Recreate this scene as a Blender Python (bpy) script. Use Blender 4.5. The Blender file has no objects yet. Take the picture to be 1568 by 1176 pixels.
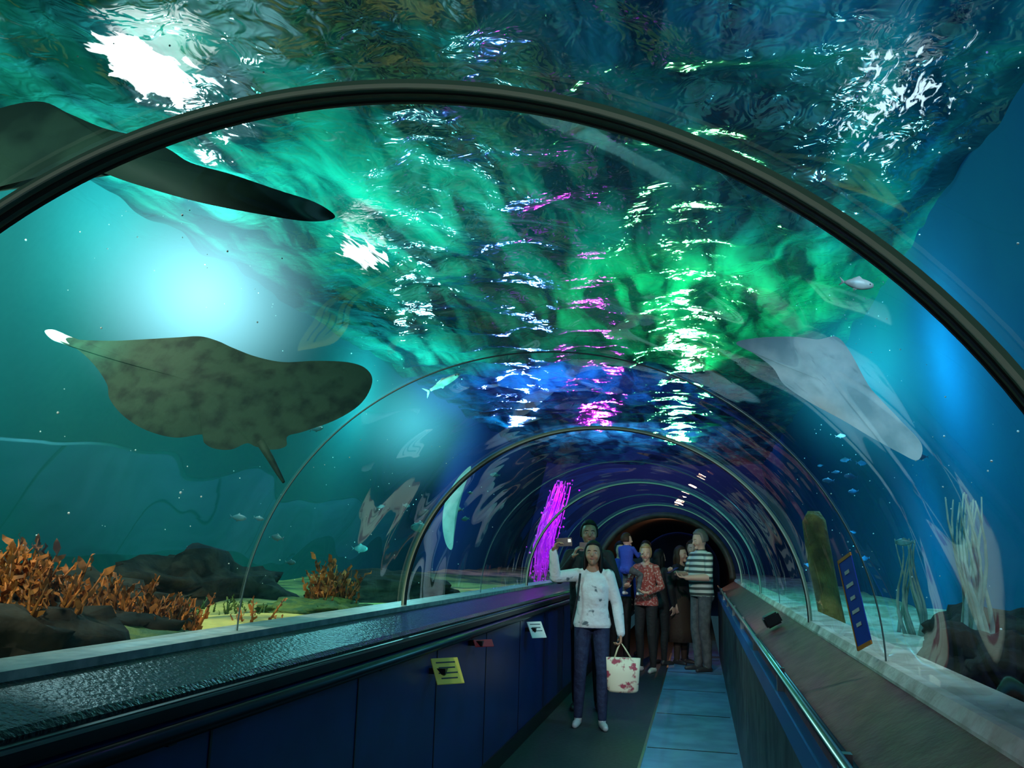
import bpy, bmesh, math, random
import numpy as np
from mathutils import Vector, Matrix, noise
random.seed(4); np.random.seed(4)
SC=bpy.context.scene
try:
    SC.view_settings.view_transform='Standard'
except Exception: pass
# ---------- tunnel measurements (metres) ----------
XC,ZB,A,B=-0.555,1.181,1.14,1.056
XL,XR=-1.414,0.300
Y0,Y1,YM=-2.5,26.0,14.6
# ---------- helpers ----------
def link(o,parent=None):
    SC.collection.objects.link(o)
    if parent is not None:o.parent=parent
    return o
def empty(name,loc=(0,0,0)):
    o=bpy.data.objects.new(name,None);o.location=loc;o.empty_display_size=.1
    return link(o)
def mesh(name,vs,fs,mats,parent=None,smooth=True,fm=None):
    m=bpy.data.meshes.new(name);m.from_pydata([tuple(v) for v in vs],[],fs);m.update()
    if not isinstance(mats,(list,tuple)):mats=[mats]
    for k in mats:m.materials.append(k)
    if smooth:m.polygons.foreach_set('use_smooth',[True]*len(m.polygons))
    if fm is not None:m.polygons.foreach_set('material_index',fm)
    bm=bmesh.new();bm.from_mesh(m);bmesh.ops.recalc_face_normals(bm,faces=bm.faces);bm.to_mesh(m);bm.free()
    return link(bpy.data.objects.new(name,m),parent)
def mat(name,col,rough=.6,metal=0,col2=None,scale=8,lo=.4,hi=.6,bump=0,bscale=30,emis=None,es=0,spec=.5,detail=4,coat=0,stripe=0,mapping=None):
    m=bpy.data.materials.new(name);m.use_nodes=True;n=m.node_tree.nodes;l=m.node_tree.links
    b=n['Principled BSDF'];b.inputs['Base Color'].default_value=(*col,1);b.inputs['Roughness'].default_value=rough
    b.inputs['Metallic'].default_value=metal;b.inputs['Specular IOR Level'].default_value=spec
    tc=n.new('ShaderNodeTexCoord')
    if col2 is not None:
        if stripe:
            t=n.new('ShaderNodeTexWave');t.bands_direction='Z';t.inputs['Scale'].default_value=stripe;t.inputs['Distortion'].default_value=.6;t.inputs['Detail'].default_value=0
        else:
            t=n.new('ShaderNodeTexNoise');t.inputs['Scale'].default_value=scale;t.inputs['Detail'].default_value=detail
        l.new(tc.outputs['Object'],t.inputs['Vector'])
        r=n.new('ShaderNodeValToRGB');r.color_ramp.elements[0].position=lo;r.color_ramp.elements[1].position=hi
        r.color_ramp.elements[0].color=(*col,1);r.color_ramp.elements[1].color=(*col2,1)
        l.new(t.outputs['Fac'],r.inputs['Fac']);l.new(r.outputs['Color'],b.inputs['Base Color'])
    if bump:
        t=n.new('ShaderNodeTexNoise');t.inputs['Scale'].default_value=bscale;t.inputs['Detail'].default_value=3
        l.new(tc.outputs['Object'],t.inputs['Vector'])
        k=n.new('ShaderNodeBump');k.inputs['Strength'].default_value=bump;k.inputs['Distance'].default_value=.02
        l.new(t.outputs['Fac'],k.inputs['Height']);l.new(k.outputs['Normal'],b.inputs['Normal'])
    if emis:
        b.inputs['Emission Color'].default_value=(*emis,1);b.inputs['Emission Strength'].default_value=es
        m.cycles.emission_sampling='NONE'
    return m
def extr(name,prof,y0,y1,m,parent=None,closed=True,ny=1,smooth=False,wob=None):
    n=len(prof);vs=[];fs=[]
    for j in range(ny+1):
        y=y0+(y1-y0)*j/ny
        for p in prof:
            dx=wob(p,y) if wob else 0
            vs.append((p[0]+dx,y,p[1]))
    for j in range(ny):
        for i in range(n if closed else n-1):
            a=j*n+i;b=j*n+(i+1)%n
            fs.append((a,b,b+n,a+n))
    if closed:
        fs.append(tuple(range(n)));fs.append(tuple(range(ny*n,(ny+1)*n)))
    return mesh(name,vs,fs,m,parent,smooth)
def box(name,c,s,m,parent=None,rot=None,bevel=.0):
    bm=bmesh.new();bmesh.ops.create_cube(bm,size=1)
    for v in bm.verts:v.co=Vector((v.co.x*s[0],v.co.y*s[1],v.co.z*s[2]))
    if bevel:bmesh.ops.bevel(bm,geom=list(bm.edges),offset=bevel,segments=2,affect='EDGES')
    R=rot if rot is not None else Matrix.Identity(3)
    for v in bm.verts:v.co=R@v.co+Vector(c)
    me=bpy.data.meshes.new(name);bm.to_mesh(me);bm.free();me.materials.append(m)
    return link(bpy.data.objects.new(name,me),parent)
def tubegeo(pts,rad,n=12,flat=1.0):
    pts=[Vector(p) for p in pts];vs=[];fs=[];up=None
    for i,p in enumerate(pts):
        t=(pts[min(i+1,len(pts)-1)]-pts[max(i-1,0)]).normalized()
        if up is None:
            up=Vector((0,0,1)) if abs(t.z)<.9 else Vector((1,0,0))
        s=t.cross(up).normalized();up=s.cross(t).normalized()
        r=rad[i] if isinstance(rad,(list,tuple)) else rad
        for k in range(n):
            a=2*math.pi*k/n;vs.append(p+s*math.cos(a)*r+up*math.sin(a)*r*flat)
    for i in range(len(pts)-1):
        for k in range(n):
            a=i*n+k;b=i*n+(k+1)%n;fs.append((a,b,b+n,a+n))
    fs.append(tuple(range(n)));fs.append(tuple(range((len(pts)-1)*n,len(pts)*n)))
    return vs,fs
def tube(name,pts,rad,m,parent=None,n=12,flat=1.0):
    v,f=tubegeo(pts,rad,n,flat);return mesh(name,v,f,m,parent)
def join(parts):
    V=[];F=[]
    for v,f in parts:
        o=len(V);V+=list(v);F+=[tuple(i+o for i in q) for q in f]
    return V,F
def sph(c,r,seg=20,rings=12,fn=None):
    vs=[];fs=[];c=Vector(c)
    if not isinstance(r,(tuple,list)):r=(r,r,r)
    for j in range(rings+1):
        ph=math.pi*j/rings
        for i in range(seg):
            a=2*math.pi*i/seg
            d=Vector((math.sin(ph)*math.cos(a),math.sin(ph)*math.sin(a),math.cos(ph)))
            v=Vector((d.x*r[0],d.y*r[1],d.z*r[2]))
            if fn:v=fn(v,d)
            vs.append(c+v)
    for j in range(rings):
        for i in range(seg):
            a=j*seg+i;b=j*seg+(i+1)%seg
            fs.append((a,b,b+seg,a+seg))
    return vs,fs
def ell(th,da=0):
    return (XC+(A+da)*math.cos(th),ZB+(B+da)*math.sin(th))
# ---------- camera ----------
cd=bpy.data.cameras.new('camera');cam=link(bpy.data.objects.new('camera',cd));SC.camera=cam
yaw,pit,rol,f=.215,.194,.029,1317.
Fv=Vector((-math.sin(yaw)*math.cos(pit),math.cos(yaw)*math.cos(pit),math.sin(pit)))
r0=Vector((math.cos(yaw),math.sin(yaw),0));u0=r0.cross(Fv)
RT=math.cos(rol)*r0+math.sin(rol)*u0;UP=-math.sin(rol)*r0+math.cos(rol)*u0
M=Matrix((( RT.x,UP.x,-Fv.x,0),(RT.y,UP.y,-Fv.y,0),(RT.z,UP.z,-Fv.z,1.5),(0,0,0,1)))
cam.matrix_world=M;cd.lens=36*f/1568;cd.sensor_width=36;cd.clip_start=.02
# ---------- world ----------
w=bpy.data.worlds.new('world');SC.world=w;w.use_nodes=True
w.node_tree.nodes['Background'].inputs[0].default_value=(.01,.03,.04,1)
# ---------- materials ----------
M_navy=mat('navy_panel',(.006,.02,.12),.35,0,(.009,.03,.16),3)
M_black=mat('black_rubber',(.006,.007,.01),.35)
M_ledge=mat('ledge_granite',(.010,.014,.018),.30,0,(.05,.06,.07),90,.62,.72,spec=.13,bump=.3,bscale=60)
M_ledgeR=mat('ledge_brown',(.15,.042,.045),.45,0,(.20,.07,.07),12,bump=.15,bscale=50,spec=.12)
M_sill=mat('sill_grey',(.25,.32,.30),.4,0,(.42,.48,.44),20)
M_sand=mat('sand',(.60,.52,.14),.9,0,(.12,.16,.07),2.2,.42,.62,bump=.8,bscale=14)
M_sandW=mat('sand_white',(.75,.72,.62),.9,0,(.5,.45,.36),7,bump=.6,bscale=18)
M_steel=mat('brushed_steel',(.45,.48,.45),.3,1)
M_lip=mat('rib_lip_beige',(.55,.56,.44),.4,0)
M_rib=mat('rib_green_metal',(.16,.28,.20),.45,0)
M_floorD=mat('travelator_tread',(.022,.026,.032),.6,0,(.036,.042,.05),30)
M_floorB=mat('blue_walkway',(.07,.19,.36),.55,0,(.10,.26,.45),4,bump=.1,bscale=200)
M_rock=mat('dark_rock',(.010,.012,.009),.9,0,(.035,.03,.02),6,bump=1,bscale=9,spec=.2)
M_kelp=mat('kelp_orange',(.66,.22,.04),.6,0,(.18,.07,.02),9,spec=.3)
M_algae=mat('green_algae',(.03,.10,.03),.8,0,(.12,.18,.03),8,bump=1,bscale=20)
M_dark=mat('tunnel_dark',(.02,.013,.01),.5,0,(.035,.022,.015),3)
M_mouth=mat('mouth_brown',(.10,.055,.035),.5,0,(.05,.03,.02),10)
M_wl=mat('tank_wall_teal',(.010,.15,.16),.95,0,(.022,.19,.17),.4,.35,.65,spec=.05)
M_wr=mat('tank_wall_blue',(.004,.12,.26),.95,0,(.008,.17,.31),.4,.35,.65,spec=.05)
M_wf=mat('tank_wall_end',(.03,.10,.25),.8,0,(.05,.12,.28),.55,.35,.65)
# ---------- acrylic tunnel ----------
NA=72
arch=[ell(math.pi*i/NA) for i in range(NA+1)]
m=bpy.data.materials.new('clear_acrylic');m.use_nodes=True;n=m.node_tree.nodes;l=m.node_tree.links
n.clear();out=n.new('ShaderNodeOutputMaterial')
tr=n.new('ShaderNodeBsdfTransparent');tr.inputs['Color'].default_value=(.93,1,1,1)
gl=n.new('ShaderNodeBsdfGlossy');gl.inputs['Roughness'].default_value=.02
gl.inputs['Color'].default_value=(.9,.95,1,1)
geo=n.new('ShaderNodeNewGeometry')
def mth(op,a,b=None):
    k=n.new('ShaderNodeMath');k.operation=op
    for i,v in enumerate((a,b)):
        if v is None:continue
        if isinstance(v,(int,float)):k.inputs[i].default_value=v
        else:l.new(v,k.inputs[i])
    return k.outputs[0]
lw=n.new('ShaderNodeFresnel');lw.inputs['IOR'].default_value=1.25
nz=n.new('ShaderNodeTexNoise');nz.inputs['Scale'].default_value=1.4;nz.inputs['Detail'].default_value=1
l.new(geo.outputs['Position'],nz.inputs['Vector'])
bp=n.new('ShaderNodeBump');bp.inputs['Strength'].default_value=.4;bp.inputs['Distance'].default_value=.08
l.new(nz.outputs['Fac'],bp.inputs['Height']);l.new(bp.outputs['Normal'],gl.inputs['Normal'])
fac=mth('MINIMUM',mth('MULTIPLY',lw.outputs[0],.6),.24)
mx=n.new('ShaderNodeMixShader');l.new(fac,mx.inputs[0]);l.new(tr.outputs[0],mx.inputs[1]);l.new(gl.outputs[0],mx.inputs[2])
l.new(mx.outputs[0],out.inputs['Surface'])
extr('acrylic_tunnel',arch,Y0,YM,m,None,False,1,True)
# ---------- water surface ----------
M_surf=bpy.data.materials.new('rippled_water_surface');M_surf.use_nodes=True;n=M_surf.node_tree.nodes;l=M_surf.node_tree.links
b=n['Principled BSDF'];b.inputs['Roughness'].default_value=.10;b.inputs['Specular IOR Level'].default_value=1.0;b.inputs['IOR'].default_value=1.7
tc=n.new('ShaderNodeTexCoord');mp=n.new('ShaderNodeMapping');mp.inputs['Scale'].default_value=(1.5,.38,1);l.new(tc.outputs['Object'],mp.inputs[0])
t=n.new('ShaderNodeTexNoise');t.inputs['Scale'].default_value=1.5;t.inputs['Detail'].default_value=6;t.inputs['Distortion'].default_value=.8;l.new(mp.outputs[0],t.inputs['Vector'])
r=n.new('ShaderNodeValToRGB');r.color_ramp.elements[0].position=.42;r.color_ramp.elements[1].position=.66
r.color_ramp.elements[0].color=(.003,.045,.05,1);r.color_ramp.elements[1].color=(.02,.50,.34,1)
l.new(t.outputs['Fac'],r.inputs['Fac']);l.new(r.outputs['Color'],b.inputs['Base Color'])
t2=n.new('ShaderNodeTexNoise');t2.inputs['Scale'].default_value=6.5;t2.inputs['Detail'].default_value=2;t2.inputs['Distortion'].default_value=.8;l.new(tc.outputs['Object'],t2.inputs['Vector'])
k=n.new('ShaderNodeBump');k.inputs['Strength'].default_value=.55;k.inputs['Distance'].default_value=.05
l.new(t2.outputs['Fac'],k.inputs['Height']);l.new(k.outputs['Normal'],b.inputs['Normal'])
xs=np.arange(-4.75,2.05,.05);ys=np.arange(-2.6,26.2,.05)
X,Y=np.meshgrid(xs,ys);Z=np.full_like(X,4.22)
for i in range(26):
    wl=random.uniform(.22,1.1);an=random.uniform(0,math.pi);kx=2*math.pi/wl
    Z+=.0045*wl/.5*np.sin(kx*(X*math.cos(an)+Y*math.sin(an))+random.uniform(0,6.28)+.8*np.sin(1.3*X+.9*Y+i))
nx,ny=len(xs),len(ys)
vs=np.stack([X.ravel(),Y.ravel(),Z.ravel()],1).tolist()
fs=[(j*nx+i,j*nx+i+1,(j+1)*nx+i+1,(j+1)*nx+i) for j in range(ny-1) for i in range(nx-1)]
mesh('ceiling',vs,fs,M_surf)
# ---------- tank walls ----------
def wall(name,p0,p1,m,sgn):
    seg=16
    pr=[(p0[0]+(p1[0]-p0[0])*i/seg,p0[1]+(p1[1]-p0[1])*i/seg) for i in range(seg+1)]
    extr(name,pr,Y0-.1,Y1+.1,m,None,False,120,True,lambda p,y:.05*noise.noise(Vector((0,y*.35,sgn*9))))
wall('wall_left',(-5.36,.6),(-4.46,4.5),M_wl,1)
wall('wall_right',(2.36,.6),(1.80,4.5),M_wr,-1)
mesh('wall_far',[(-5.5,Y1+.05,-.1),(2.5,Y1+.05,-.1),(2.5,Y1+.05,4.6),(-5.5,Y1+.05,4.6)],[(0,1,2,3)],M_wf)
mesh('wall_near',[(-5.5,Y0-.08,-.1),(2.5,Y0-.08,-.1),(2.5,Y0-.08,4.6),(-5.5,Y0-.08,4.6)],[(0,1,2,3)],M_wf)
def bed(name,x0,x1,m,fn):
    xs=np.linspace(x0,x1,40);ys=np.linspace(Y0,Y1,180);vs=[];fs=[]
    for y in ys:
        for x in xs:
            vs.append((x,y,fn(x,y)))
    for j in range(179):
        for i in range(39):
            a=j*40+i;fs.append((a,a+1,a+41,a+40))
    return mesh(name,vs,fs,m)
bed('sea_bed',-5.32,-1.74,M_sand,lambda x,y:1.0+.06*noise.noise(Vector((x*1.2,y*1.2,0)))+.12*max(0,(-x-3.2))*.4)
bed('sea_bed',.63,2.32,M_sandW,lambda x,y:1.06+.07*noise.noise(Vector((x*2,y*2,5)))+.03*math.sin(y*3))
# ---------- ribs ----------
def rib(name,y,wd,th,mA,mB):
    root=empty(name,(0,0,0))
    def band(nm,da0,da1,ya,yb,m):
        N=90;vs=[];fs=[]
        for i in range(N+1):
            th_=math.pi*i/N
            for da,yy in((da0,ya),(da1,ya),(da1,yb),(da0,yb)):
                x,z=ell(th_,da);vs.append((x,yy,z))
        for i in range(N):
            for k in range(4):
                a=i*4+k;b_=i*4+(k+1)%4;fs.append((a,b_,b_+4,a+4))
        fs+= [(0,1,2,3),(N*4,N*4+1,N*4+2,N*4+3)]
        o=mesh(nm,vs,fs,m,root,False)
    band('channel',-.004,-th,y-wd/2,y+wd/2,mA)
    band('front_lip',-.014,-th-.003,y-wd/2-.004,y-wd/2,mB)
    band('back_lip',-.003,-th-.004,y+wd/2,y+wd/2+.006,M_black)
    band('centre_strip',-th,-th-.003,y-wd/8,y+wd/8,M_black)
    return root
for y in(1.19,4.92,8.65,12.4):
    rib('steel_rib',y,.040,.018,M_rib,M_lip)
M_seam=mat('seam_bead',(.15,.24,.24),.3)
for y in(3.05,6.8,10.5):
    vs,fs=tubegeo([(ell(math.pi*i/80,-.004)[0],y,ell(math.pi*i/80,-.004)[1]) for i in range(81)],.003,6)
    mesh('acrylic_seam',vs,fs,M_seam)
# ---------- dark tunnel beyond ----------
sh_=[ell(math.pi*i/48,0) for i in range(49)]
extr('dark_tunnel_lining',[(.585,0)]+sh_+[(-1.695,0)],YM,Y1-.02,M_dark,None,False,1,True)
vs,fs=tubegeo([(ell(math.pi*i/80,-.05)[0],YM,ell(math.pi*i/80,-.05)[1]) for i in range(81)],.055,10)
mesh('tunnel_mouth_frame',vs,fs,M_mouth)
# ---------- walkway ----------
fl=empty('floor')
mesh('travelator_belt',[(XL,Y0,0),(-.44,Y0,0),(-.44,Y1,0),(XL,Y1,0)],[(0,1,2,3)],M_floorD,fl)
mesh('blue_strip',[(-.44,Y0,0.004),(XR,Y0,0.004),(XR,Y1,0.004),(-.44,Y1,0.004)],[(0,1,2,3)],M_floorB,fl)
box('edge_strip',(-.44,6,.006),(.02,17,.01),M_steel,fl)
for i in range(9):
    box('joint_%d'%i,(-.07,1+i*1.6,.0055),(.7,.012,.004),M_black,fl)
# left parapet
pl=empty('parapet_wall')
extr('panel',[(XL,0),(XL,1.0),(XL-.03,1.03),(XL-.3,1.03),(XL-.3,0)],Y0,YM,M_navy,pl)
for i in range(14):
    box('panel_seam_%d'%i,(XL+.001,-1+i*1.15,.5),(.004,.012,1.0),M_black,pl)
box('kick_plate',(XL+.006,6,.06),(.012,17,.12),M_black,pl)
ll=empty('window_ledge')
extr('ledge_top',[(-1.80,1.02),(-1.80,1.16),(-1.655,1.165),(-1.45,1.10),(-1.43,1.085),(-1.43,1.02)],Y0,YM,M_ledge,ll)
extr('sill',[(-1.80,1.0),(-1.80,1.19),(-1.64,1.185),(-1.64,1.0)],Y0,YM,M_sill,ll)
hl=empty('handrail')
tube('rail',[(XL+.035,Y0,1.0),(XL+.035,YM,1.0)],.024,M_black,hl,14)
extr('trim',[(XL-.02,1.03),(XL-.02,1.075),(XL+.01,1.075),(XL+.01,1.03)],Y0,YM,M_black,hl)
extr('chrome_line',[(XL+.008,1.062),(XL+.008,1.07),(XL+.014,1.07),(XL+.014,1.062)],Y0,YM,M_steel,hl)
for i in range(10):box('bracket_%d'%i,(XL+.015,-1+i*1.6,.985),(.04,.04,.03),M_black,hl)
# right parapet
M_pr=mat('mottled_panel',(.05,.07,.07),.5,0,(.015,.02,.025),6,.4,.6,bump=.2,bscale=8)
M_blueT=mat('blue_trim',(.01,.12,.35),.4)
pr_=empty('parapet_wall')
extr('panel',[(XR,0),(XR,.93),(XR+.28,.93),(XR+.28,0)],Y0,YM,M_pr,pr_)
extr('blue_trim',[(XR-.006,.90),(XR-.006,.985),(XR+.03,.985),(XR+.03,.90)],Y0,YM,M_blueT,pr_)
rl=empty('window_ledge')
extr('ledge_top',[(.70,1.0),(.70,1.175),(.60,1.175),(.56,1.16),(.36,1.04),(.33,1.02),(.33,.93)],Y0,YM,M_ledgeR,rl)
extr('sill',[(.72,1.0),(.72,1.20),(.57,1.195),(.553,1.165),(.56,1.0)],Y0,YM,M_sandW,rl)
hr=empty('handrail')
tube('rail',[(XR+.0,Y0,1.075),(XR+.0,YM,1.075)],.012,M_steel,hr,14)
tube('lower_rail',[(XR+.035,Y0,1.035),(XR+.035,YM,1.035)],.018,M_black,hr,14)
for i in range(10):box('bracket_%d'%i,(XR+.02,-1+i*1.6,1.03),(.03,.03,.09),M_steel,hr)
def ry(a):return Matrix.Rotation(a,3,'Y')
def rz(a):return Matrix.Rotation(a,3,'Z')
def rx(a):return Matrix.Rotation(a,3,'X')
sb=empty('speaker_box',(0,0,0));box('housing',(.43,5.6,1.15),(.10,.16,.07),M_black,sb,ry(-.5),.01)
M_y=mat('sign_yellow',(.85,.75,.12),.4);M_w=mat('sign_white',(.8,.8,.75),.4);M_r=mat('sign_red',(.6,.03,.04),.4)
M_txt=mat('sign_text',(.03,.03,.05),.5);M_or=mat('sign_orange',(.8,.25,.02),.4);M_sb=mat('sign_blue',(.02,.07,.55),.4)
def railsign(y,z,wd,ht,m,lines,name='rail_sign'):
    root=empty(name);c=Vector((XL+.09,y,z));R=rz(-.75)@ry(-.6)
    box('plate',c,(.006,wd,ht),m,root,R,.002)
    box('backing',c-Vector((.045,0,0)),(.09,wd*.5,.03),M_black,root)
    for i in range(lines):
        box('line_%d'%i,c+R@Vector((.0035,0,ht*.32-i*ht*.2)),(.001,wd*.7*(1-.15*(i%2)),ht*.05),M_txt,root,R)
railsign(4.65,.87,.17,.15,M_y,4);railsign(7.3,.88,.15,.15,M_w,3);railsign(5.45,.94,.14,.05,M_r,0)
bs=empty('blue_sign')
c=Vector((.512,3.16,1.375))
Rm=rx(-.40)@rz(.35)@ry(-.12)
box('plate',c,(.004,.09,.31),M_sb,bs,Rm,.001)
for s in(-1,1):box('border_%d'%(s+1),c+Rm@Vector((-.001,0,s*.150)),(.005,.09,.012),M_or,bs,Rm)
box('stripe',c+Rm@Vector((-.001,.042,0)),(.005,.006,.31),M_or,bs,Rm)
for i in range(5):box('text_%d'%i,c+Rm@Vector((-.003,0,.10-i*.045)),(.002,.045 if i%2 else .03,.012),M_w,bs,Rm)
# ---------- rocks, corals ----------
def rock(name,c,r,m,seed=0,amp=.35):
    def fn(v,d):
        k=1+amp*noise.noise(d*1.7+Vector((seed,0,0)))+amp*.5*noise.noise(d*4+Vector((0,seed,0)))+.12*noise.noise(d*10)
        return v*k
    v,f=sph(c,r,40,26,fn);return mesh(name,v,f,m)
rock('reef_rock',(-3.0,2.9,1.05),(.75,.5,.32),M_rock,1)
rock('reef_rock',(-2.75,3.5,1.02),(.5,.5,.2),M_rock,2)
rock('reef_rock',(-2.5,3.3,1.0),(.4,.6,.13),M_algae,3)
rock('reef_rock',(-3.6,4.4,1.05),(.7,.5,.25),M_rock,4)
rock('reef_rock',(-3.0,6.6,1.0),(.4,.6,.10),M_algae,8)
rock('reef_rock',(-3.3,9,1.05),(.7,1.0,.22),M_rock,9)
rock('reef_rock',(-4.3,7.0,1.05),(.5,1.4,.34),M_rock,11,.5)
rock('boulder',(.98,3.35,1.12),(.22,.45,.16),M_rock,5)
rock('boulder',(1.5,5.2,1.1),(.3,.6,.18),M_rock,6)
def kelp(name,c,rx_,ry_,n_,h,m):
    parts=[]
    for i in range(n_):
        a=random.uniform(0,6.28);q=math.sqrt(random.random())
        p=Vector((c[0]+rx_*q*math.cos(a),c[1]+ry_*q*math.sin(a),c[2]+random.uniform(-.05,.04)-.12*q*q))
        hh=h*random.uniform(.4,1.1);d=Vector((random.uniform(-.6,.6),random.uniform(-.6,.6),1)).normalized()
        side=d.cross(Vector((random.uniform(-1,1),random.uniform(-1,1),.2))).normalized()
        for j in range(8):
            t0=j/8.;base=p+d*hh*t0;ld=(d*.9+side*(1 if j%2 else -1)*.6+Vector((random.uniform(-.5,.5),random.uniform(-.5,.5),random.uniform(-.1,.5)))).normalized()
            L=hh*.26*random.uniform(.6,1.2);ws=ld.cross(Vector((random.uniform(-1,1),random.uniform(-1,1),random.uniform(-1,1)))).normalized()*L*.22
            nn=ld.cross(ws).normalized()*L*.16
            v=[base,base+ld*L*.35+ws+nn,base+ld*L*.35-ws+nn,base+ld*L*.75+ws*.7-nn,base+ld*L*.75-ws*.7-nn,base+ld*L]
            parts.append((v,[(0,1,2),(1,3,4,2),(3,5,4)]))
        parts.append(tubegeo([p,p+d*hh*.5,p+d*hh],[.008,.006,.003],5))
    v,f=join(parts);return mesh(name,v,f,m)
kelp('brown_kelp',(-2.95,3.0,1.30),.55,.35,260,.24,M_kelp)
kelp('brown_kelp',(-2.70,3.75,1.12),.32,.45,170,.22,M_kelp)
kelp('brown_kelp',(-2.95,6.75,1.05),.16,.25,60,.36,M_kelp)
kelp('brown_kelp',(-2.75,5.2,1.02),.2,.25,16,.2,M_kelp)
kelp('green_seaweed',(-3.4,5.6,1.0),.9,1.4,120,.12,M_algae)
M_sponge=mat('tube_sponge',(.34,.24,.06),.8,0,(.14,.10,.03),6,bump=1,bscale=25)
tube('tube_sponge',[(.90,6.3,.95),(.86,6.35,1.25),(.82,6.4,1.55),(.80,6.45,1.78),(.80,6.45,1.85)],[.085,.08,.085,.08,.04],M_sponge,None,20)
M_pale=mat('pale_streak',(.35,.5,.42),.7,0,(.12,.28,.26),8,bump=.4)
def streaks(c,n_,h,s):  # upright strands added to stand for pale reflection streaks
    parts=[]
    for i in range(n_):
        p=Vector(c)+Vector((random.uniform(-s,s),random.uniform(-s,s)*2,0));pts=[];
        ph=random.uniform(0,6)
        for j in range(9):
            pts.append(p+Vector((.03*math.sin(ph+j*.7),.03*math.cos(ph+j*.6),h*random.uniform(.97,1.03)*j/8)))
        parts.append(tubegeo(pts,[.013*(1-j/11) for j in range(9)],6))
    v,f=join(parts);return mesh('streak_strands',v,f,M_pale)
streaks((1.22,4.3,1.05),14,.75,.06);streaks((1.35,6.2,1.05),9,.6,.06)
# ---------- rays ----------
def ray(name,c,pts,cen,k,T,mT,bend=0.0,thick=.06,tail=None,mtip=None,bodyw=.45,eu=None):
    eu=Vector((.978,.205,0)).normalized() if eu is None else Vector(eu).normalized()
    away=Vector((0,0,1)).cross(eu);upv=Vector((0,0,1))
    ev=(upv*math.cos(T)+away*math.sin(T)).normalized();nn=eu.cross(ev)
    P=[((p[0]-cen[0])*k,(cen[1]-p[1])*k/math.cos(T)) for p in pts]
    N=len(P);R=[]
    for i in range(N):
        p0,p1,p2,p3=[Vector(P[(i+j-1)%N]) for j in range(4)]
        for s in range(6):
            t=s/6.;R.append(.5*((2*p1)+(p2-p0)*t+(2*p0-5*p1+4*p2-p3)*t*t+(-p0+3*p1-3*p2+p3)*t**3))
    W=max(abs(q.x) for q in R)
    rings=14;vs=[];fs=[];NR=len(R)
    for side in(1,-1):
        for j in range(rings+1):
            s=j/rings
            for q in R:
                x,y=q.x*s,q.y*s
                d=thick*(1-s**2)*(.15+.85*math.exp(-(x/(W*bodyw))**2))
                z=bend*(x/W)**2*W
                vs.append(Vector(c)+eu*x+ev*y+nn*(side*(d+.003*(1-s))+z))
    off=(rings+1)*NR
    for side in range(2):
        for j in range(rings):
            for i in range(NR):
                a=side*off+j*NR+i;b_=side*off+j*NR+(i+1)%NR
                fs.append((a,b_,b_+NR,a+NR))
    root=empty(name)
    fm=[0]*len(fs)
    if mtip:
        for qi,q in enumerate(fs):
            d=sum((vs[i] for i in q),Vector())/len(q)-Vector(c)
            if d.dot(eu)<-W*.86:fm[qi]=1
    mesh('disc',vs,fs,[mT]+([mtip] if mtip else []),root,True,fm)
    if tail:
        tp=[]
        for q in tail:tp.append(Vector(c)+eu*(q[0]-cen[0])*k+ev*(cen[1]-q[1])*k/math.cos(T))
        n_=len(tp);tube('tail',tp,[.018*(1-i/(n_+.5)) for i in range(n_)],mT,root,8)
    return root
M_ray=mat('ray_skin_olive',(.012,.042,.032),.7,0,(.034,.095,.062),13,.34,.56,bump=.1,bscale=20,spec=.15,detail=8)
M_tip=mat('ray_tip_white',(.75,.85,.85),.5)
O1=[(45,516),(60,513),(88,527),(150,528),(210,522),(255,517),(290,514),(320,522),(345,533),(385,548),(430,557),(480,554),(530,556),(560,567),(573,590),(562,625),(530,652),(485,672),(462,680),(463,695),(445,701),(420,697),(405,692),(385,702),(360,701),(343,692),(338,680),(300,686),(255,676),(215,655),(185,628),(172,603),(140,570),(100,542),(65,532)]
ray('stingray',(-2.04,3.18,2.14),O1,(310,605),.00277,.45,M_ray,.02,.035,[(425,690),(445,715),(460,735),(470,748)],M_tip)
M_rayd=mat('ray_skin_dark',(.007,.020,.017),.6,0,(.016,.042,.032),5,spec=.15)  # darker skin colour for the upper ray
O2=[(378,290),(368,300),(335,303),(280,296),(210,284),(150,270),(70,246),(0,222),(-90,210),(-180,250),(-260,300),(-300,295),(-270,200),(-200,120),(-120,90),(-60,115),(0,142),(60,158),(110,180),(150,205),(215,224),(290,250),(345,268)]
ray('stingray',(-1.66,2.12,2.62),O2,(60,210),.0020,.3,M_rayd,-.02,.03,None)
M_rayp=mat('ray_skin_pale',(.45,.58,.58),.5,0,(.78,.83,.80),5,.4,.6)
O3=[(1122,543),(1160,533),(1210,530),(1245,533),(1272,528),(1290,550),(1312,600),(1330,625),(1355,655),(1380,688),(1372,712),(1345,700),(1310,680),(1270,655),(1225,630),(1190,605),(1175,580),(1150,560)]
ray('manta_ray',(.72,4.95,2.46),O3,(1255,605),.0038,.1,M_rayp,.02,.03)
O4=[(690,755),(680,790),(672,825),(668,860),(665,888),(655,880),(648,850),(650,815),(662,785),(676,765)]
ray('stingray',(-2.6,9.2,1.95),O4,(668,825),.0068,.1,M_rayp,.2,.03)  # pale crescent reflection, shaped as a ray seen edge-on
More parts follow.
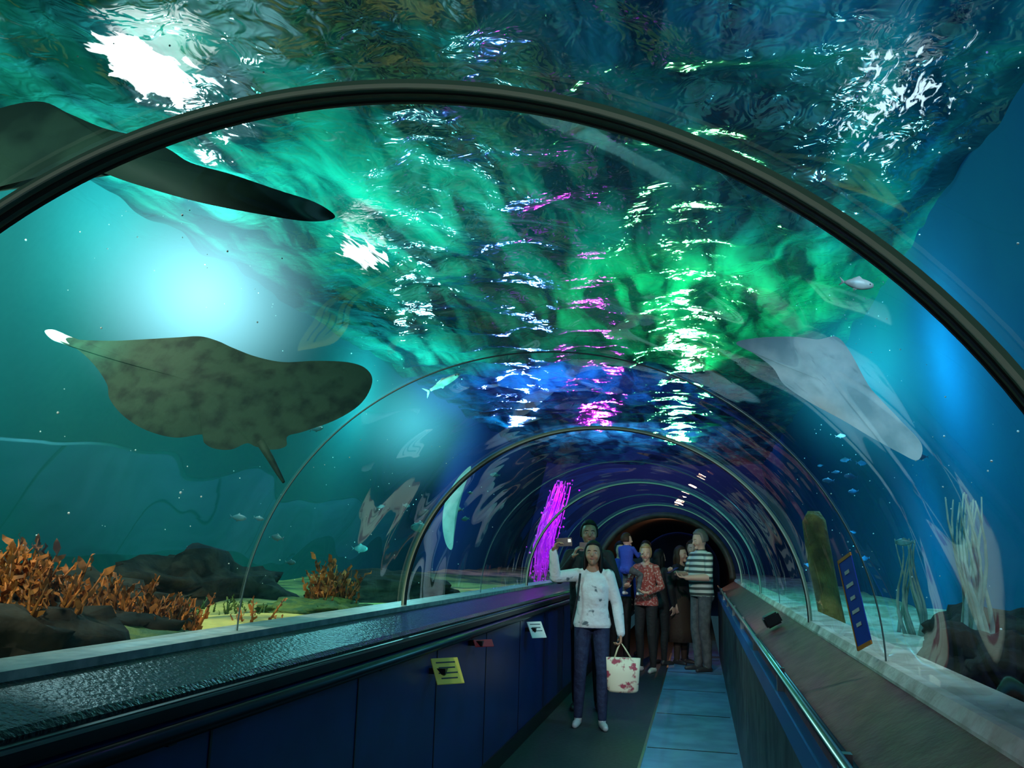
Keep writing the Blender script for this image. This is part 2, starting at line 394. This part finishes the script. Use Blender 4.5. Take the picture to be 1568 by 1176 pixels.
def fish(name,c,d,L,col,h=.32):
    d=Vector(d).normalized();s=d.cross(Vector((0,0,1))).normalized();u=s.cross(d);c=Vector(c);parts=[]
    N=12;vs=[];fs=[]
    for i in range(N+1):
        t=i/N;x=(t-.5)*L*.8;hh=L*h*.5*(math.sin(math.pi*min(1,t*.92+.06))**.8)+.002
        if t>.85:hh=max(hh,L*.035)
        for k_ in range(12):
            a=2*math.pi*k_/12;vs.append(c-d*x+u*hh*math.sin(a)+s*hh*.4*math.cos(a))
    for i in range(N):
        for k_ in range(12):
            a=i*12+k_;b_=i*12+(k_+1)%12;fs.append((a,b_,b_+12,a+12))
    fs+=[tuple(range(12)),tuple(range(N*12,N*12+12))];parts.append((vs,fs))
    b0=c-d*L*.38
    def fin(pp):parts.append(([q+s*.002 for q in pp]+[q-s*.002 for q in pp],[tuple(range(len(pp))),tuple(range(2*len(pp)-1,len(pp)-1,-1))]+[(i,(i+1)%len(pp),(i+1)%len(pp)+len(pp),i+len(pp)) for i in range(len(pp))]))
    fin([b0,b0-d*L*.18+u*L*.14,b0-d*L*.10,b0-d*L*.18-u*L*.14])
    fin([c+d*L*.12+u*L*h*.42,c-d*L*.02+u*L*h*.75,c-d*L*.2+u*L*h*.45,c-d*L*.2+u*L*h*.25])
    fin([c+d*L*.02-u*L*h*.42,c-d*L*.12-u*L*h*.7,c-d*L*.16-u*L*h*.3])
    root=empty(name);v,f=join(parts);mesh('body',v,f,mat('fish_skin',col,.4,0,tuple(x*.5 for x in col),12),root)
    for q in(-1,1):
        v,f=sph(c+d*L*.3+s*q*L*h*.15+u*L*.02,L*.018,8,6);mesh('eye_%d'%(q+1),v,f,M_black,root)
fish('pale_glint',(1.13,5.4,2.30),(-.7,.3,.45),.2,(.02,.03,.10),.25)
fish('pale_glint',(.75,4.1,2.78),(.8,0,-.15),.16,(.6,.5,.45))  # white-pink glint shaped as a small pale fish
fish('pale_glint',(1.2,5.6,1.63),(-.9,.2,0),.12,(.1,.4,.4))
fish('pale_glint',(1.25,8,2.6),(.9,.2,.1),.1,(.7,.8,.8))
fish('pale_glint',(-2.0,6.6,2.85),(.8,.2,.5),.34,(.75,.55,.50),.16)  # pinkish ray reflection shaped as a small fish
fish('pale_glint',(-2.9,9.0,1.9),(.8,-.2,.3),.16,(.02,.05,.06))
fish('pale_glint',(-3.0,7.5,1.5),(.9,.1,0),.16,(.08,.25,.25),.4)
fish('pale_glint',(-3.6,11,1.8),(-.9,.1,0),.3,(.08,.25,.25),.4)
fish('pale_glint',(-3.4,12,2.1),(-.9,.1,.1),.25,(.08,.25,.25),.4)
for i in range(14):
    fish('pale_glint',(random.uniform(1.0,1.6),random.uniform(4.5,10),random.uniform(1.4,2.8)),(random.choice((-1,1)),random.uniform(-.5,.5),random.uniform(-.2,.2)),random.uniform(.06,.12),(.04,.22,.45),.34)
for i in range(12):
    fish('pale_glint',(random.uniform(-4,-2.6),random.uniform(6,13),random.uniform(1.3,2.6)),(random.choice((-1,1)),random.uniform(-.5,.5),random.uniform(-.2,.2)),random.uniform(.08,.16),(.05,.2,.22),.34)
parts=[]
for i in range(420):
    if random.random()<.6:p=(random.uniform(-4.3,-1.9),random.uniform(1.5,9),random.uniform(1.2,4))
    else:p=(random.uniform(.8,1.6),random.uniform(2,9),random.uniform(1.2,4))
    parts.append(sph(p,random.uniform(.002,.006),6,4))
v,f=join(parts);mesh('floating_particles',v,f,mat('particle_white',(.8,.9,.9),.8))
# ---------- people ----------
def shape(segs,extra):
    parts=[]
    for lb,p0,r0_,p1,r1_ in segs:
        p0=Vector(p0);p1=Vector(p1)
        parts.append(sph(p0,r0_,14,8));parts.append(sph(p1,r1_,14,8))
        if (p1-p0).length>1e-4:parts.append(tubegeo([p0,p1],[r0_,r1_],14))
    return join(parts+extra)
def loft(rings,n=28):
    vs=[];fs=[]
    for z,rx_,ry_,yo in rings:
        for k in range(n):
            a=2*math.pi*k/n;vs.append(Vector((rx_*math.cos(a),yo+ry_*math.sin(a),z)))
    for i in range(len(rings)-1):
        for k in range(n):
            a=i*n+k;b_=i*n+(k+1)%n;fs.append((a,b_,b_+n,a+n))
    fs+=[tuple(range(n)),tuple(range((len(rings)-1)*n,len(rings)*n))]
    return vs,fs
def handsegs(w_,d,nrm,side,curl=.5):
    w_=Vector(w_);d=Vector(d).normalized();nrm=Vector(nrm);nrm=(nrm-d*nrm.dot(d)).normalized();s=d.cross(nrm).normalized()*side
    S=[]
    for i,(off,L) in enumerate(((-.029,.055),(-.010,.070),(.010,.076),(.029,.068))):
        k=w_+d*.085+s*off
        S.append(('hand',w_+d*.01+s*off*.6,.014,k,.0115))
        a=curl*.7;p=k
        for t_,q in((.42,1),(.33,2),(.25,3)):
            dd=d*math.cos(a*q*.9)+nrm*math.sin(a*q*.9)+s*off*1.5
            p2=p+dd.normalized()*L*t_*1.1;S.append(('hand',p,.0095,p2,.0080));p=p2
    tb=w_+d*.025+s*.028
    t1=tb+(d*.6+s*.7+nrm*.3).normalized()*.035;t2=t1+(d*.8+s*.3+nrm*.5).normalized()*.03
    S.append(('hand',tb,.014,t1,.011));S.append(('hand',t1,.011,t2,.009))
    return S
def person(name,loc,rot,H,sp):
    root=empty(name,loc);root.rotation_euler=(0,0,math.radians(rot));s_=H/1.7;root.scale=(s_,s_,s_)
    fem=sp.get('fem',False);hk=sp.get('hk',1.0);swx=.150 if fem else .180
    segs=[]
    lg=sp.get('legs',[((-.085,0,.90),(-.095,-.02,.49),(-.10,.015,.085)),((.085,0,.90),(.095,-.02,.49),(.10,.015,.085))])
    pf=sp.get('pantfat',0)
    for q,(h,k,a) in zip((-1,1),lg):
        h,k,a=Vector(h),Vector(k),Vector(a)
        segs+= [('leg',h,.088,k,.060+pf),('leg',k,.060+pf,k.lerp(a,.35)+Vector((0,.012,0)),.058+pf),('leg',k.lerp(a,.35)+Vector((0,.012,0)),.058+pf,a,.042+pf)]
        fd=Vector((q*.18,-1,0)).normalized();hz=a.z-.055
        segs+= [('foot',Vector((a.x,a.y+.03,hz)),.036,Vector((a.x,a.y,a.z-.02)),.038),
                ('foot',Vector((a.x,a.y+.02,hz-.002)),.034,Vector((a.x,a.y,hz))+fd*.10,.036),
                ('foot',Vector((a.x,a.y,hz))+fd*.10,.036,Vector((a.x,a.y,hz-.006))+fd*.16,.028)]
    for q,key in((-1,'R'),(1,'L')):
        e,w_,hd,hn,cu=sp[key];e=Vector(e);w_=Vector(w_);shd=Vector((q*swx,.0,1.385))
        sl=sp.get('sleeve',.006)
        segs+= [('armU',shd,.050+sl,e,.040+sl),('armF',e,.040+sl,e.lerp(w_,.3),.039+sl),('armF',e.lerp(w_,.3),.039+sl,w_,.026+sl),('hand',w_,.024,w_+(Vector(hd)).normalized()*.02,.022)]
        segs+= handsegs(w_,hd,hn,q,cu)
    segs+= [('neck',(0,.015,1.42),.052,(0,.005,1.53),.048),('torso',(-swx*.9,0,1.39),.045,(0,.01,1.43),.055),('torso',(swx*.9,0,1.39),.045,(0,.01,1.43),.055)]
    hem=sp.get('hem',.93);tf=sp.get('fat',0)
    if fem:
        rg=[(.80,.10,.08,0),(.86,.165,.11,.005),(.93,.165+tf,.115+tf,.01),(1.0,.15+tf,.105+tf,.005),(1.08,.132+tf,.098+tf,0),(1.18,.137+tf,.102+tf,-.005),(1.28,.148+tf,.108,-.006),(1.36,.150,.095,0),(1.42,.10,.070,.01),(1.455,.058,.055,.012)]
    else:
        rg=[(.80,.10,.08,0),(.86,.155,.11,.005),(.93,.16+tf,.112+tf,.01),(1.02,.155+tf,.108+tf,.0),(1.12,.16+tf,.112+tf,-.005),(1.24,.175+tf,.120,-.005),(1.34,.182,.108,0),(1.41,.130,.080,.01),(1.455,.065,.060,.012)]
    if hem<.92:
        rg=[(z,max(a,.176) if z<.97 else a,max(b_,.122) if z<.97 else b_,o) for z,a,b_,o in rg if z>hem+.02]
        rg=[(hem-.01,.166,.116,.005),(hem+.012,.178,.124,.005)]+rg
    extra=[loft(rg)]
    if fem:
        for q in(-1,1):extra.append(sph((q*.065,-.062,1.26),(.062,.048,.070),16,10))
    for q in(-1,1):extra.append(sph((q*.075,.06,.90),(.08,.07,.09),16,10))
    hc=Vector((0,-.012,1.585));Hm=Matrix.Rotation(math.radians(sp.get('hyaw',0)),3,'Z')@Matrix.Rotation(math.radians(sp.get('hpitch',0)),3,'X')
    def T_(v):return hc+Hm@(Vector(v)*hk)
    def hf(v,d):
        if v.z<0:
            k=(-v.z/.115);v=Vector((v.x*(1-.30*k**1.6),v.y*(1-.12*k)-.008*k,v.z))
        return v
    hv,hfc=sph((0,0,0),(.072,.092,.115),28,20,hf)
    extra.append(([T_(v) for v in hv],hfc))
    def seg(p0,r0_,p1,r1_):
        a,b_=T_(p0),T_(p1);segs.append(('head',a,r0_*hk,b_,r1_*hk))
    seg((0,-.088,.005),.008,(0,-.104,-.027),.0125)
    seg((0,-.075,-.085),.020,(0,-.070,-.09),.022)
    for q in(-1,1):
        seg((q*.074,.008,.012),.013,(q*.074,.004,-.018),.009)
        seg((q*.04,-.06,-.03),.022,(q*.04,-.055,-.035),.022)
    v,fc=shape(segs,extra)
    me=bpy.data.meshes.new('tmp');me.from_pydata([tuple(x) for x in v],[],fc);ob=link(bpy.data.objects.new('tmp',me))
    md=ob.modifiers.new('r','REMESH');md.mode='VOXEL';md.voxel_size=sp.get('vox',.0075)
    sm=ob.modifiers.new('s','SMOOTH');sm.factor=.5;sm.iterations=4
    bpy.context.view_layer.update()
    me2=bpy.data.meshes.new_from_object(ob.evaluated_get(bpy.context.evaluated_depsgraph_get()))
    bpy.data.objects.remove(ob)
    nf=len(me2.polygons);ce=np.zeros(nf*3);me2.polygons.foreach_get('center',ce);ce=ce.reshape(-1,3)
    S=segs+[('torso',(0,0,.93),.14,(0,0,1.36),.15),('head',hc,.10,hc,.10)]
    D=[]
    for lb,p0,r0_,p1,r1_ in S:
        p0=np.array(p0);p1=np.array(p1);dv=p1-p0;L2=max(dv@dv,1e-9)
        t=np.clip(((ce-p0)@dv)/L2,0,1);D.append(np.linalg.norm(ce-(p0+t[:,None]*dv),axis=1)-(r0_+(r1_-r0_)*t))
    lab=np.array([s[0] for s in S])[np.argmin(np.array(D),axis=0)]
    z=ce[:,2];mi=np.zeros(nf,int)
    mi[lab=='torso']=1;mi[(lab=='torso')&(z>1.47)]=0;mi[(lab=='neck')&(z<1.455)]=1
    mi[lab=='armU']=1;mi[lab=='armF']=1 if sp.get('long',True) else 0
    mi[lab=='leg']=2;mi[lab=='foot']=3
    if not sp.get('sit'):
        tl=(lab=='torso')|(lab=='leg');mi[tl&(z<hem)]=2;mi[tl&(z>=hem)&(z<1.455)]=1
    if fem:
        op=((ce[:,0]/.075)**2+((z-1.475)/.06)**2<1)&(ce[:,1]<.0);mi[op&(mi==1)]=0
    for mm in(sp['skin'],sp['top'],sp['bottom'],sp['shoe']):me2.materials.append(mm)
    me2.polygons.foreach_set('material_index',mi.astype(np.int32));me2.polygons.foreach_set('use_smooth',[True]*nf);me2.update()
    link(bpy.data.objects.new('body',me2),root)
    for q in(-1,1):
        v,fc=sph((0,0,0),(.0115,.005,.0055),12,8);mesh('eye_white_%d'%(q+1),[T_(x+Vector((q*.030,-.0815,.002))) for x in v],fc,M_ew,root)
        v,fc=sph((0,0,0),.0050,10,8);mesh('iris_%d'%(q+1),[T_(x+Vector((q*.030,-.0840,.002))) for x in v],fc,M_iris,root)
        v,fc=tubegeo([T_((q*.014,-.090,.021)),T_((q*.032,-.087,.026)),T_((q*.048,-.075,.020))],[.003,.0035,.002],6);mesh('brow_%d'%(q+1),v,fc,sp['hair'],root)
    v,fc=sph((0,0,0),(.021,.006,.0065),14,8);mesh('lips',[T_(x+Vector((0,-.0885,-.055))) for x in v],fc,M_lips,root)
    hs=sp.get('hs','short')
    def hfn(v,d):
        fr=max(0,min(1,(-d.y-.15)/.3))*max(0,min(1,(.62-d.z)/.10))
        lo_=max(0,min(1,(-d.z-.35)/.2)) if hs=='short' else max(0,min(1,(-d.z-.6)/.2))
        k=1-.28*max(fr,lo_)
        k+=.03*noise.noise(d*6)
        return v*k
    parts=[]
    v,fc=sph((0,0,0),(.088,.108,.124),48,36,hfn);parts.append(([T_(x+Vector((0,.014,.016))) for x in v],fc))
    if hs=='long':
        def drape(v,d):return v*(1+.08*noise.noise(d*5))
        v,fc=sph((0,0,0),(.092,.05,.17),28,20,drape);parts.append(([T_(x+Vector((0,.070,-.09))) for x in v],fc))
        for q in(-1,1):
            v,fc=sph((0,0,0),(.024,.045,.13),16,14,drape);parts.append(([T_(x+Vector((q*.078,.02,-.07))) for x in v],fc))
    if hs=='bun':
        v,fc=sph((0,0,0),(.04,.04,.04),16,12);parts.append(([T_(x+Vector((0,.115,.03))) for x in v],fc))
    v,fc=join(parts);mesh('hair',v,fc,sp['hair'],root)
    return root
M_ew=mat('eye_white',(.55,.55,.53),.4);M_iris=mat('iris',(.02,.012,.008),.2);M_lips=mat('lips',(.35,.09,.08),.4)
sk1=mat('skin_tan',(.38,.20,.12),.55);sk2=mat('skin_fair',(.55,.32,.23),.5);sk3=mat('skin_warm',(.32,.16,.10),.5)
hb=mat('hair_black',(.006,.005,.005),.6,spec=.2);hg=mat('hair_grey',(.14,.12,.10),.5);hbl=mat('hair_blond',(.33,.19,.08),.45);hbr=mat('hair_brown',(.04,.02,.01),.55,spec=.2)
jean=mat('denim_navy',(.008,.016,.055),.8,0,(.015,.03,.08),20,bump=.4,bscale=30)
jg=mat('denim_grey',(.06,.07,.08),.8,0,(.10,.11,.12),14,bump=.4,bscale=30)
blk=mat('cloth_black',(.010,.010,.012),.8,bump=.4,bscale=25)
brn=mat('cloth_brown',(.05,.032,.022),.8,bump=.4,bscale=25)
swt=mat('sweater_white_splotched',(.66,.71,.70),.85,0,(.10,.14,.16),10,.60,.66,bump=1,bscale=11)
redt=mat('red_patterned_top',(.30,.05,.04),.8,0,(.50,.30,.26),38,.52,.60,bump=.3)
blt=mat('blue_top',(.02,.05,.35),.8,bump=.3)
strp=mat('striped_shirt',(.55,.57,.50),.8,0,(.05,.06,.055),8,.50,.56,bump=.3,stripe=4.6)
shw=mat('shoe_white',(.60,.60,.60),.5);shb=mat('shoe_dark',(.03,.03,.035),.5)
gry=mat('cloth_grey',(.16,.16,.17),.8,bump=.4,bscale=25)
scr=mat('phone_screen',(.02,.05,.2),.2,emis=(.1,.3,1),es=.6)
dn=((-.25,.02,1.12),(-.24,-.05,.88),(0,-.1,-1),(1,0,0),.5)
dnL=((.25,.02,1.12),(.24,-.05,.88),(0,-.1,-1),(-1,0,0),.5)
wm=person('woman_photographing',(-.957,8.12,0),7,1.62,dict(fem=True,R=((-.36,-.13,1.36),(-.375,-.23,1.59),(.45,-.20,1),(.8,-.5,0),.9),L=((.235,.01,1.12),(.27,-.06,.86),(0,-.1,-1),(-1,0,0),1.3),
  hem=.90,fat=.018,sleeve=.015,skin=sk1,top=swt,bottom=jean,shoe=shw,hair=hb,hs='long',hyaw=-6,hpitch=-8,vox=.0065,
  legs=[((-.085,0,.90),(-.11,-.03,.49),(-.125,.03,.085)),((.085,0,.90),(.10,-.05,.49),(.10,-.06,.085))]))
box('phone',(-.275,-.275,1.69),(.15,.010,.078),M_black,wm,ry(-.08),.004)
box('phone_screen',(-.275,-.269,1.69),(.135,.002,.066),scr,wm,ry(-.08))
box('camera_lens',(-.225,-.282,1.705),(.03,.006,.03),M_steel,wm,ry(-.08),.002)
bagm=mat('bag_floral',(.72,.68,.50),.7,0,(.35,.05,.08),13,.55,.62);bagp=mat('bag_trim',(.7,.65,.4),.6)
bv=[]
for z_,rx_,ry_ in((.33,.13,.055),(.35,.145,.06),(.50,.155,.05),(.64,.165,.03)):bv.append((z_,rx_,ry_,0))
v,fc=loft(bv,24);mesh('bag_body',[x+Vector((.29,-.08,0)) for x in v],fc,bagm,wm)
for q in(-1,1):
    tube('bag_handle_%d'%(q+1),[(.29-.08,-.08+q*.02,.63),(.27-.03,-.08+q*.015,.72),(.27,-.08,.775),(.27+.04,-.08+q*.015,.72),(.29+.08,-.08+q*.02,.63)],.007,bagp,wm,8)
tube('shoulder_strap',[(-.12,-.095,1.40),(-.14,-.13,1.2),(-.18,-.145,1.0),(-.20,-.105,.88)],.010,blk,wm,8)
mn=person('man_photographing',(-1.10,8.98,0),6,1.84,dict(R=((-.27,-.12,1.16),(-.14,-.33,1.36),(.4,-.3,1),(1,0,0),.9),L=((.27,-.05,1.13),(.13,-.30,1.34),(-.4,-.3,1),(-1,0,0),.9),
  fat=.02,skin=sk3,top=blk,bottom=blk,shoe=shb,hair=hb,hs='short',hyaw=5,hpitch=-4))
box('phone',(0,-.37,1.46),(.16,.010,.08),M_black,mn,None,.004)
person('woman_in_red_top',(-.70,12.1,0),-25,1.66,dict(fem=True,R=((-.27,-.08,1.16),(-.16,-.28,1.12),(.6,-.8,.1),(0,0,1),.6),L=((.25,-.02,1.14),(.18,-.26,1.06),(-.6,-.7,0),(0,0,1),.6),
  hem=.88,fat=.01,skin=sk2,top=redt,bottom=blk,shoe=shw,hair=hbl,hs='bun',hyaw=25,hpitch=5))
person('child_carried',(-.94,11.80,.82),150,.96,dict(hk=1.3,R=((-.24,-.12,1.22),(-.16,-.30,1.28),(0,-1,0),(0,0,1),.6),L=((.24,-.10,1.20),(.18,-.28,1.20),(0,-1,0),(0,0,-1),.6),sit=True,
  legs=[((-.09,-.02,.90),(-.22,-.28,.78),(-.2,-.2,.40)),((.09,-.02,.90),(.22,-.28,.78),(.2,-.2,.40))],skin=sk2,top=blt,bottom=jg,shoe=shw,hair=hbr,hs='short',hyaw=-30))
s1=person('woman_in_brown_skirt',(-.26,13.2,0),60,1.66,dict(fem=True,R=dn,L=dnL,fat=.01,skin=sk2,top=blk,bottom=brn,shoe=shb,hair=hbr,hs='long'))
v,fc=loft([(.32,.24,.20,0),(.5,.22,.18,0),(.75,.20,.155,.01),(.95,.17,.125,.01),(1.0,.155,.11,0)],30)
mesh('skirt',[x*(1+.02*math.sin(9*math.atan2(x.y,x.x))) if x.z<.7 else x for x in v],fc,brn,s1)
person('woman_in_black',(-.56,13.0,0),140,1.60,dict(fem=True,R=dn,L=dnL,skin=sk2,top=blk,bottom=blk,shoe=shb,hair=hb,hs='long'))
person('visitor_in_grey',(-.10,14.0,0),10,1.76,dict(R=dn,L=dnL,skin=sk2,top=gry,bottom=jg,shoe=shb,hair=hbr,hs='short'))
person('visitor_in_black',(-.82,14.1,0),-10,1.74,dict(R=dn,L=dnL,skin=sk2,top=blk,bottom=jg,shoe=shb,hair=hbr,hs='short'))
person('visitor_in_blue',(-1.12,12.9,0),20,1.70,dict(R=dn,L=dnL,skin=sk2,top=blt,bottom=blk,shoe=shb,hair=hb,hs='short'))
mp_=person('man_in_striped_shirt',(.03,12.5,0),-58,1.88,dict(R=((-.25,-.06,1.14),(-.12,-.30,1.17),(.5,-.9,.1),(0,0,1),.8),L=((.26,-.05,1.13),(.14,-.29,1.12),(-.5,-.9,.1),(0,0,1),.8),long=False,
  fat=.025,hem=.90,pantfat=.01,skin=sk2,top=strp,bottom=jg,shoe=shb,hair=hg,hs='short',hpitch=12))
box('phone',(0,-.40,1.20),(.08,.15,.010),M_black,mp_,rx(.5),.003)
# ---------- lights ----------
def pt(name,loc,col,p,rad=.1):
    d=bpy.data.lights.new(name,'POINT');d.color=col;d.energy=p;d.shadow_soft_size=rad
    o=link(bpy.data.objects.new(name,d));o.location=loc;return o
def spot(name,loc,to,col,p,ang=60,blend=.6,rad=.05,gobo=None):
    d=bpy.data.lights.new(name,'SPOT');d.color=col;d.energy=p;d.spot_size=math.radians(ang);d.spot_blend=blend;d.shadow_soft_size=rad
    o=link(bpy.data.objects.new(name,d));o.location=loc
    o.rotation_euler=(Vector(to)-Vector(loc)).to_track_quat('-Z','Y').to_euler()
    return o
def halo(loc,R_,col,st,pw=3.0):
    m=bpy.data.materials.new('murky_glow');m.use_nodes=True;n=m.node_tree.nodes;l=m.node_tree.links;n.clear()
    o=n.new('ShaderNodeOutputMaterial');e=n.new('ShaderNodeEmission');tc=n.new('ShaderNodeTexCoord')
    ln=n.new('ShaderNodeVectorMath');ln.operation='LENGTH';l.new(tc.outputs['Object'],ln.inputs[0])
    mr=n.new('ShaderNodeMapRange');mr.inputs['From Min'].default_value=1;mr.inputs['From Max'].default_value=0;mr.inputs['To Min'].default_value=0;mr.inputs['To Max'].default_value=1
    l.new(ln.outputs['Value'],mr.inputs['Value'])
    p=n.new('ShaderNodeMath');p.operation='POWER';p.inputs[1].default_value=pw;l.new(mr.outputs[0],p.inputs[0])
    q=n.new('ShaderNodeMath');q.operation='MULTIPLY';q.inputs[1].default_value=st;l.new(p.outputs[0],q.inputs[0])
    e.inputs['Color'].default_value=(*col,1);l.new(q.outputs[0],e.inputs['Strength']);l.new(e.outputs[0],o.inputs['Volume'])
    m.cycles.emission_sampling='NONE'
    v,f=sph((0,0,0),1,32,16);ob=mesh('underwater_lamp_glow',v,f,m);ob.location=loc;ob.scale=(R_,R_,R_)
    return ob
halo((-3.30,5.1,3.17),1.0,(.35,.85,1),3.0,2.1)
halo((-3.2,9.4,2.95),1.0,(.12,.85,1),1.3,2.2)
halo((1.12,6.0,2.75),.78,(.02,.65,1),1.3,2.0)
pt('underwater_lamp',(-3.75,5.6,3.80),(.55,.95,1),110,.06)
pt('underwater_lamp',(-3.9,11.2,3.45),(.25,.95,1),110,.06)
pt('underwater_lamp',(1.35,7.4,3.0),(.15,.75,1),70,.05)
spot('wall_fill_spot',(-2.3,2.5,2.6),(-5,4.2,2.6),(.25,1,.85),95,120,.9,.04)  # added fill spots that brighten the left tank wall
spot('wall_fill_spot',(-2.2,7.0,1.6),(-5,9.5,2.0),(.15,1,.95),100,120,.9,.04)
spot('wall_fill_spot',(.85,3.2,3.3),(2.1,4.4,2.2),(.05,.6,1),60,130,.9,.04)  # added fill spots that brighten the right tank wall
spot('wall_fill_spot',(1.0,8.5,1.5),(2.1,10,2.0),(.05,.7,1),70,130,.9,.04)
spot('wall_fill_spot',(-.45,22,3.6),(-.4,12,6.0),(.1,1,.3),2500,28,.3,.2)
spot('wall_fill_spot',(-.1,13.4,3.6),(-.0,6,5.4),(.2,1,.35),1000,50,.4,.12)
spot('wall_fill_spot',(-2.3,21,3.5),(-2.05,13,5.0),(.7,.02,1),4200,18,.25,.07)
spot('wall_fill_spot',(-4.1,20,3.5),(-3.5,12,5.0),(.10,.25,1),6500,22,.25,.15)
spot('tank_fill_spot',(-.2,8.5,2.5),(.1,9,4.2),(.1,1,.35),460,125,.8,.05)  # coloured spots added below to tint patches of the water surface
spot('tank_fill_spot',(-2.4,6.1,2.1),(-2.7,6.6,4.2),(.06,.9,.75),430,115,.8,.05)
spot('tank_fill_spot',(-2.0,13.0,2.5),(-2.1,13.8,4.2),(.22,.10,1),1000,125,.8,.05)
spot('tank_fill_spot',(-1.6,18.5,2.5),(-1.6,19.5,4.2),(.6,.25,1),1000,130,.8,.05)
spot('tank_fill_spot',(.6,2.6,3.1),(.5,3.2,4.2),(.35,.2,1),120,125,.8,.05)
spot('tank_fill_spot',(-1.9,.9,2.6),(-2.1,3.3,2.1),(.75,1,.8),90,70,.6,.08)  # front fill added to light the big ray
spot('tank_fill_spot',(-3.0,2.6,3.9),(-3.0,3.7,1.0),(1,.92,.7),240,90,.8,.08)
spot('tank_fill_spot',(-3.2,5.0,3.9),(-3.3,5.6,1.0),(1,.95,.6),170,50,.8,.06)  # yellow spot added to brighten the sea bed
spot('tank_fill_spot',(1.2,2.4,3.9),(1.1,4.2,1.2),(.7,.95,1),150,80,.8,.08)
spot('tank_fill_spot',(-1.2,10.6,2.6),(-1.95,11.2,1.7),(.9,.0,1),110,70,.6,.05)  # added magenta spot that tints the glowing strands
spot('tank_fill_spot',(-2.6,16.5,2.6),(-4.8,18,2.6),(.3,.15,1),260,120,.8,.05)  # added violet spot for the far left wall
spot('tunnel_fill_spot',(-.5,5.3,2.1),(-.95,8.2,1.0),(1,.97,.95),90,36,.6,.04)  # spot added near the apex to brighten the front woman
spot('tunnel_fill_spot',(-.3,9.3,2.1),(-.4,12.6,.9),(1,.93,.9),95,45,.6,.04)
pt('tunnel_fill',(-.5,17,2.0),(1,.5,.25),12,.05)
spot('tunnel_fill_spot',(-.1,4.9,2.1),(-.1,8,0),(.7,.82,1),90,50,.8,.05)  # added spot that brightens the blue walkway
spot('tunnel_fill_spot',(-.2,1.0,2.1),(.42,2.1,1.1),(.85,.25,1),5,50,.8,.04)  # small magenta spot added to tint the right ledge
pt('tunnel_fill',(-.55,-.6,1.9),(.8,1,.9),12,.05)  # fill light added behind the camera to brighten the first rib
# magenta light streak, built as made-up strands and beads that glow
M_mag=mat('magenta_glow',(.8,.15,.9),.3,0,(.35,.05,.8),7,emis=(.55,.0,.9),es=.35,bump=1,bscale=14)
parts=[]
def curt(t):return -1.99+.05*math.sin(t*2.5)+.42*max(0,t-.35)**1.3
for i in range(80):
    o_=random.gauss(0,.065);yy=11.2+random.gauss(0,.08);t0=random.uniform(0,.4);t1=random.uniform(.6,1);pts=[]
    for j in range(9):
        t=t0+(t1-t0)*j/8;pts.append((curt(t)+o_*(1-.3*t)+.006*random.gauss(0,1),yy,1.1+1.36*t))
    parts.append(tubegeo(pts,[random.uniform(.003,.010) for _ in pts],5))
for i in range(200):
    t=random.random()
    parts.append(sph((curt(t)+random.gauss(0,.08),11.2+random.gauss(0,.08),1.1+1.36*t),random.uniform(.005,.015),8,5))
v,f=join(parts);mesh('magenta_streak',v,f,M_mag)
def surfglint(loc,r,col,st,sc,thr,asp=1.0,sl=.08,k=1.0):  # glowing noise-masked disc that paints a bright glint under the water surface
    m=bpy.data.materials.new('rippled_glint');m.use_nodes=True;n=m.node_tree.nodes;l=m.node_tree.links;n.clear()
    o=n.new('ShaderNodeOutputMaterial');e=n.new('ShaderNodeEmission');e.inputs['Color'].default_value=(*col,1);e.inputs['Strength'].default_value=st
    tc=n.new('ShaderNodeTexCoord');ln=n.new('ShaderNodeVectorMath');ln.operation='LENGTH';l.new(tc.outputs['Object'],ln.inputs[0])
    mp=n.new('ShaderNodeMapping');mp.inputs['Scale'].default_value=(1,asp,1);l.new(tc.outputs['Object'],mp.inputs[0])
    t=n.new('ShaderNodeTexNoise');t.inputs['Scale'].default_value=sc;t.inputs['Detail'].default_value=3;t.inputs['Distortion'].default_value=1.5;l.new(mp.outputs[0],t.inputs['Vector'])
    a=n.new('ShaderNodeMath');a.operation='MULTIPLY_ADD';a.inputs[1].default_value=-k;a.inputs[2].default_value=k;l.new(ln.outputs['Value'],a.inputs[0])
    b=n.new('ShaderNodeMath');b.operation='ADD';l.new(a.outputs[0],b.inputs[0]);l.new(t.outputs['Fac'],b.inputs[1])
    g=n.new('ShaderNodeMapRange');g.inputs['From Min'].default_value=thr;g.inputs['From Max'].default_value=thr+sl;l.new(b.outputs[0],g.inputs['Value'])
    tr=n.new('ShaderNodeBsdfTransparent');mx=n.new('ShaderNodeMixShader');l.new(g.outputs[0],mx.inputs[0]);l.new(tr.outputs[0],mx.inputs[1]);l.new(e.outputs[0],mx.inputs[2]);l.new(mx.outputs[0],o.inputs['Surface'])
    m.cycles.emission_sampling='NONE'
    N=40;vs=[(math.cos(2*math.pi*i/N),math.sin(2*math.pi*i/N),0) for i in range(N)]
    ob=mesh('glint_disc',vs,[tuple(range(N))],m,None,False);ob.location=loc;ob.scale=(r[0],r[1],1)
surfglint((-2.98,3.88,4.10),(.46,.75),(.9,1,1),4,2.4,1.02)
surfglint((-2.94,6.94,4.10),(.50,1.15),(.85,1,1),3,4.5,.96,.4,.08,.7)
surfglint((1.12,4.9,4.10),(.55,1.1),(.6,.85,1),1.6,9,.76,.7,.08,.32)
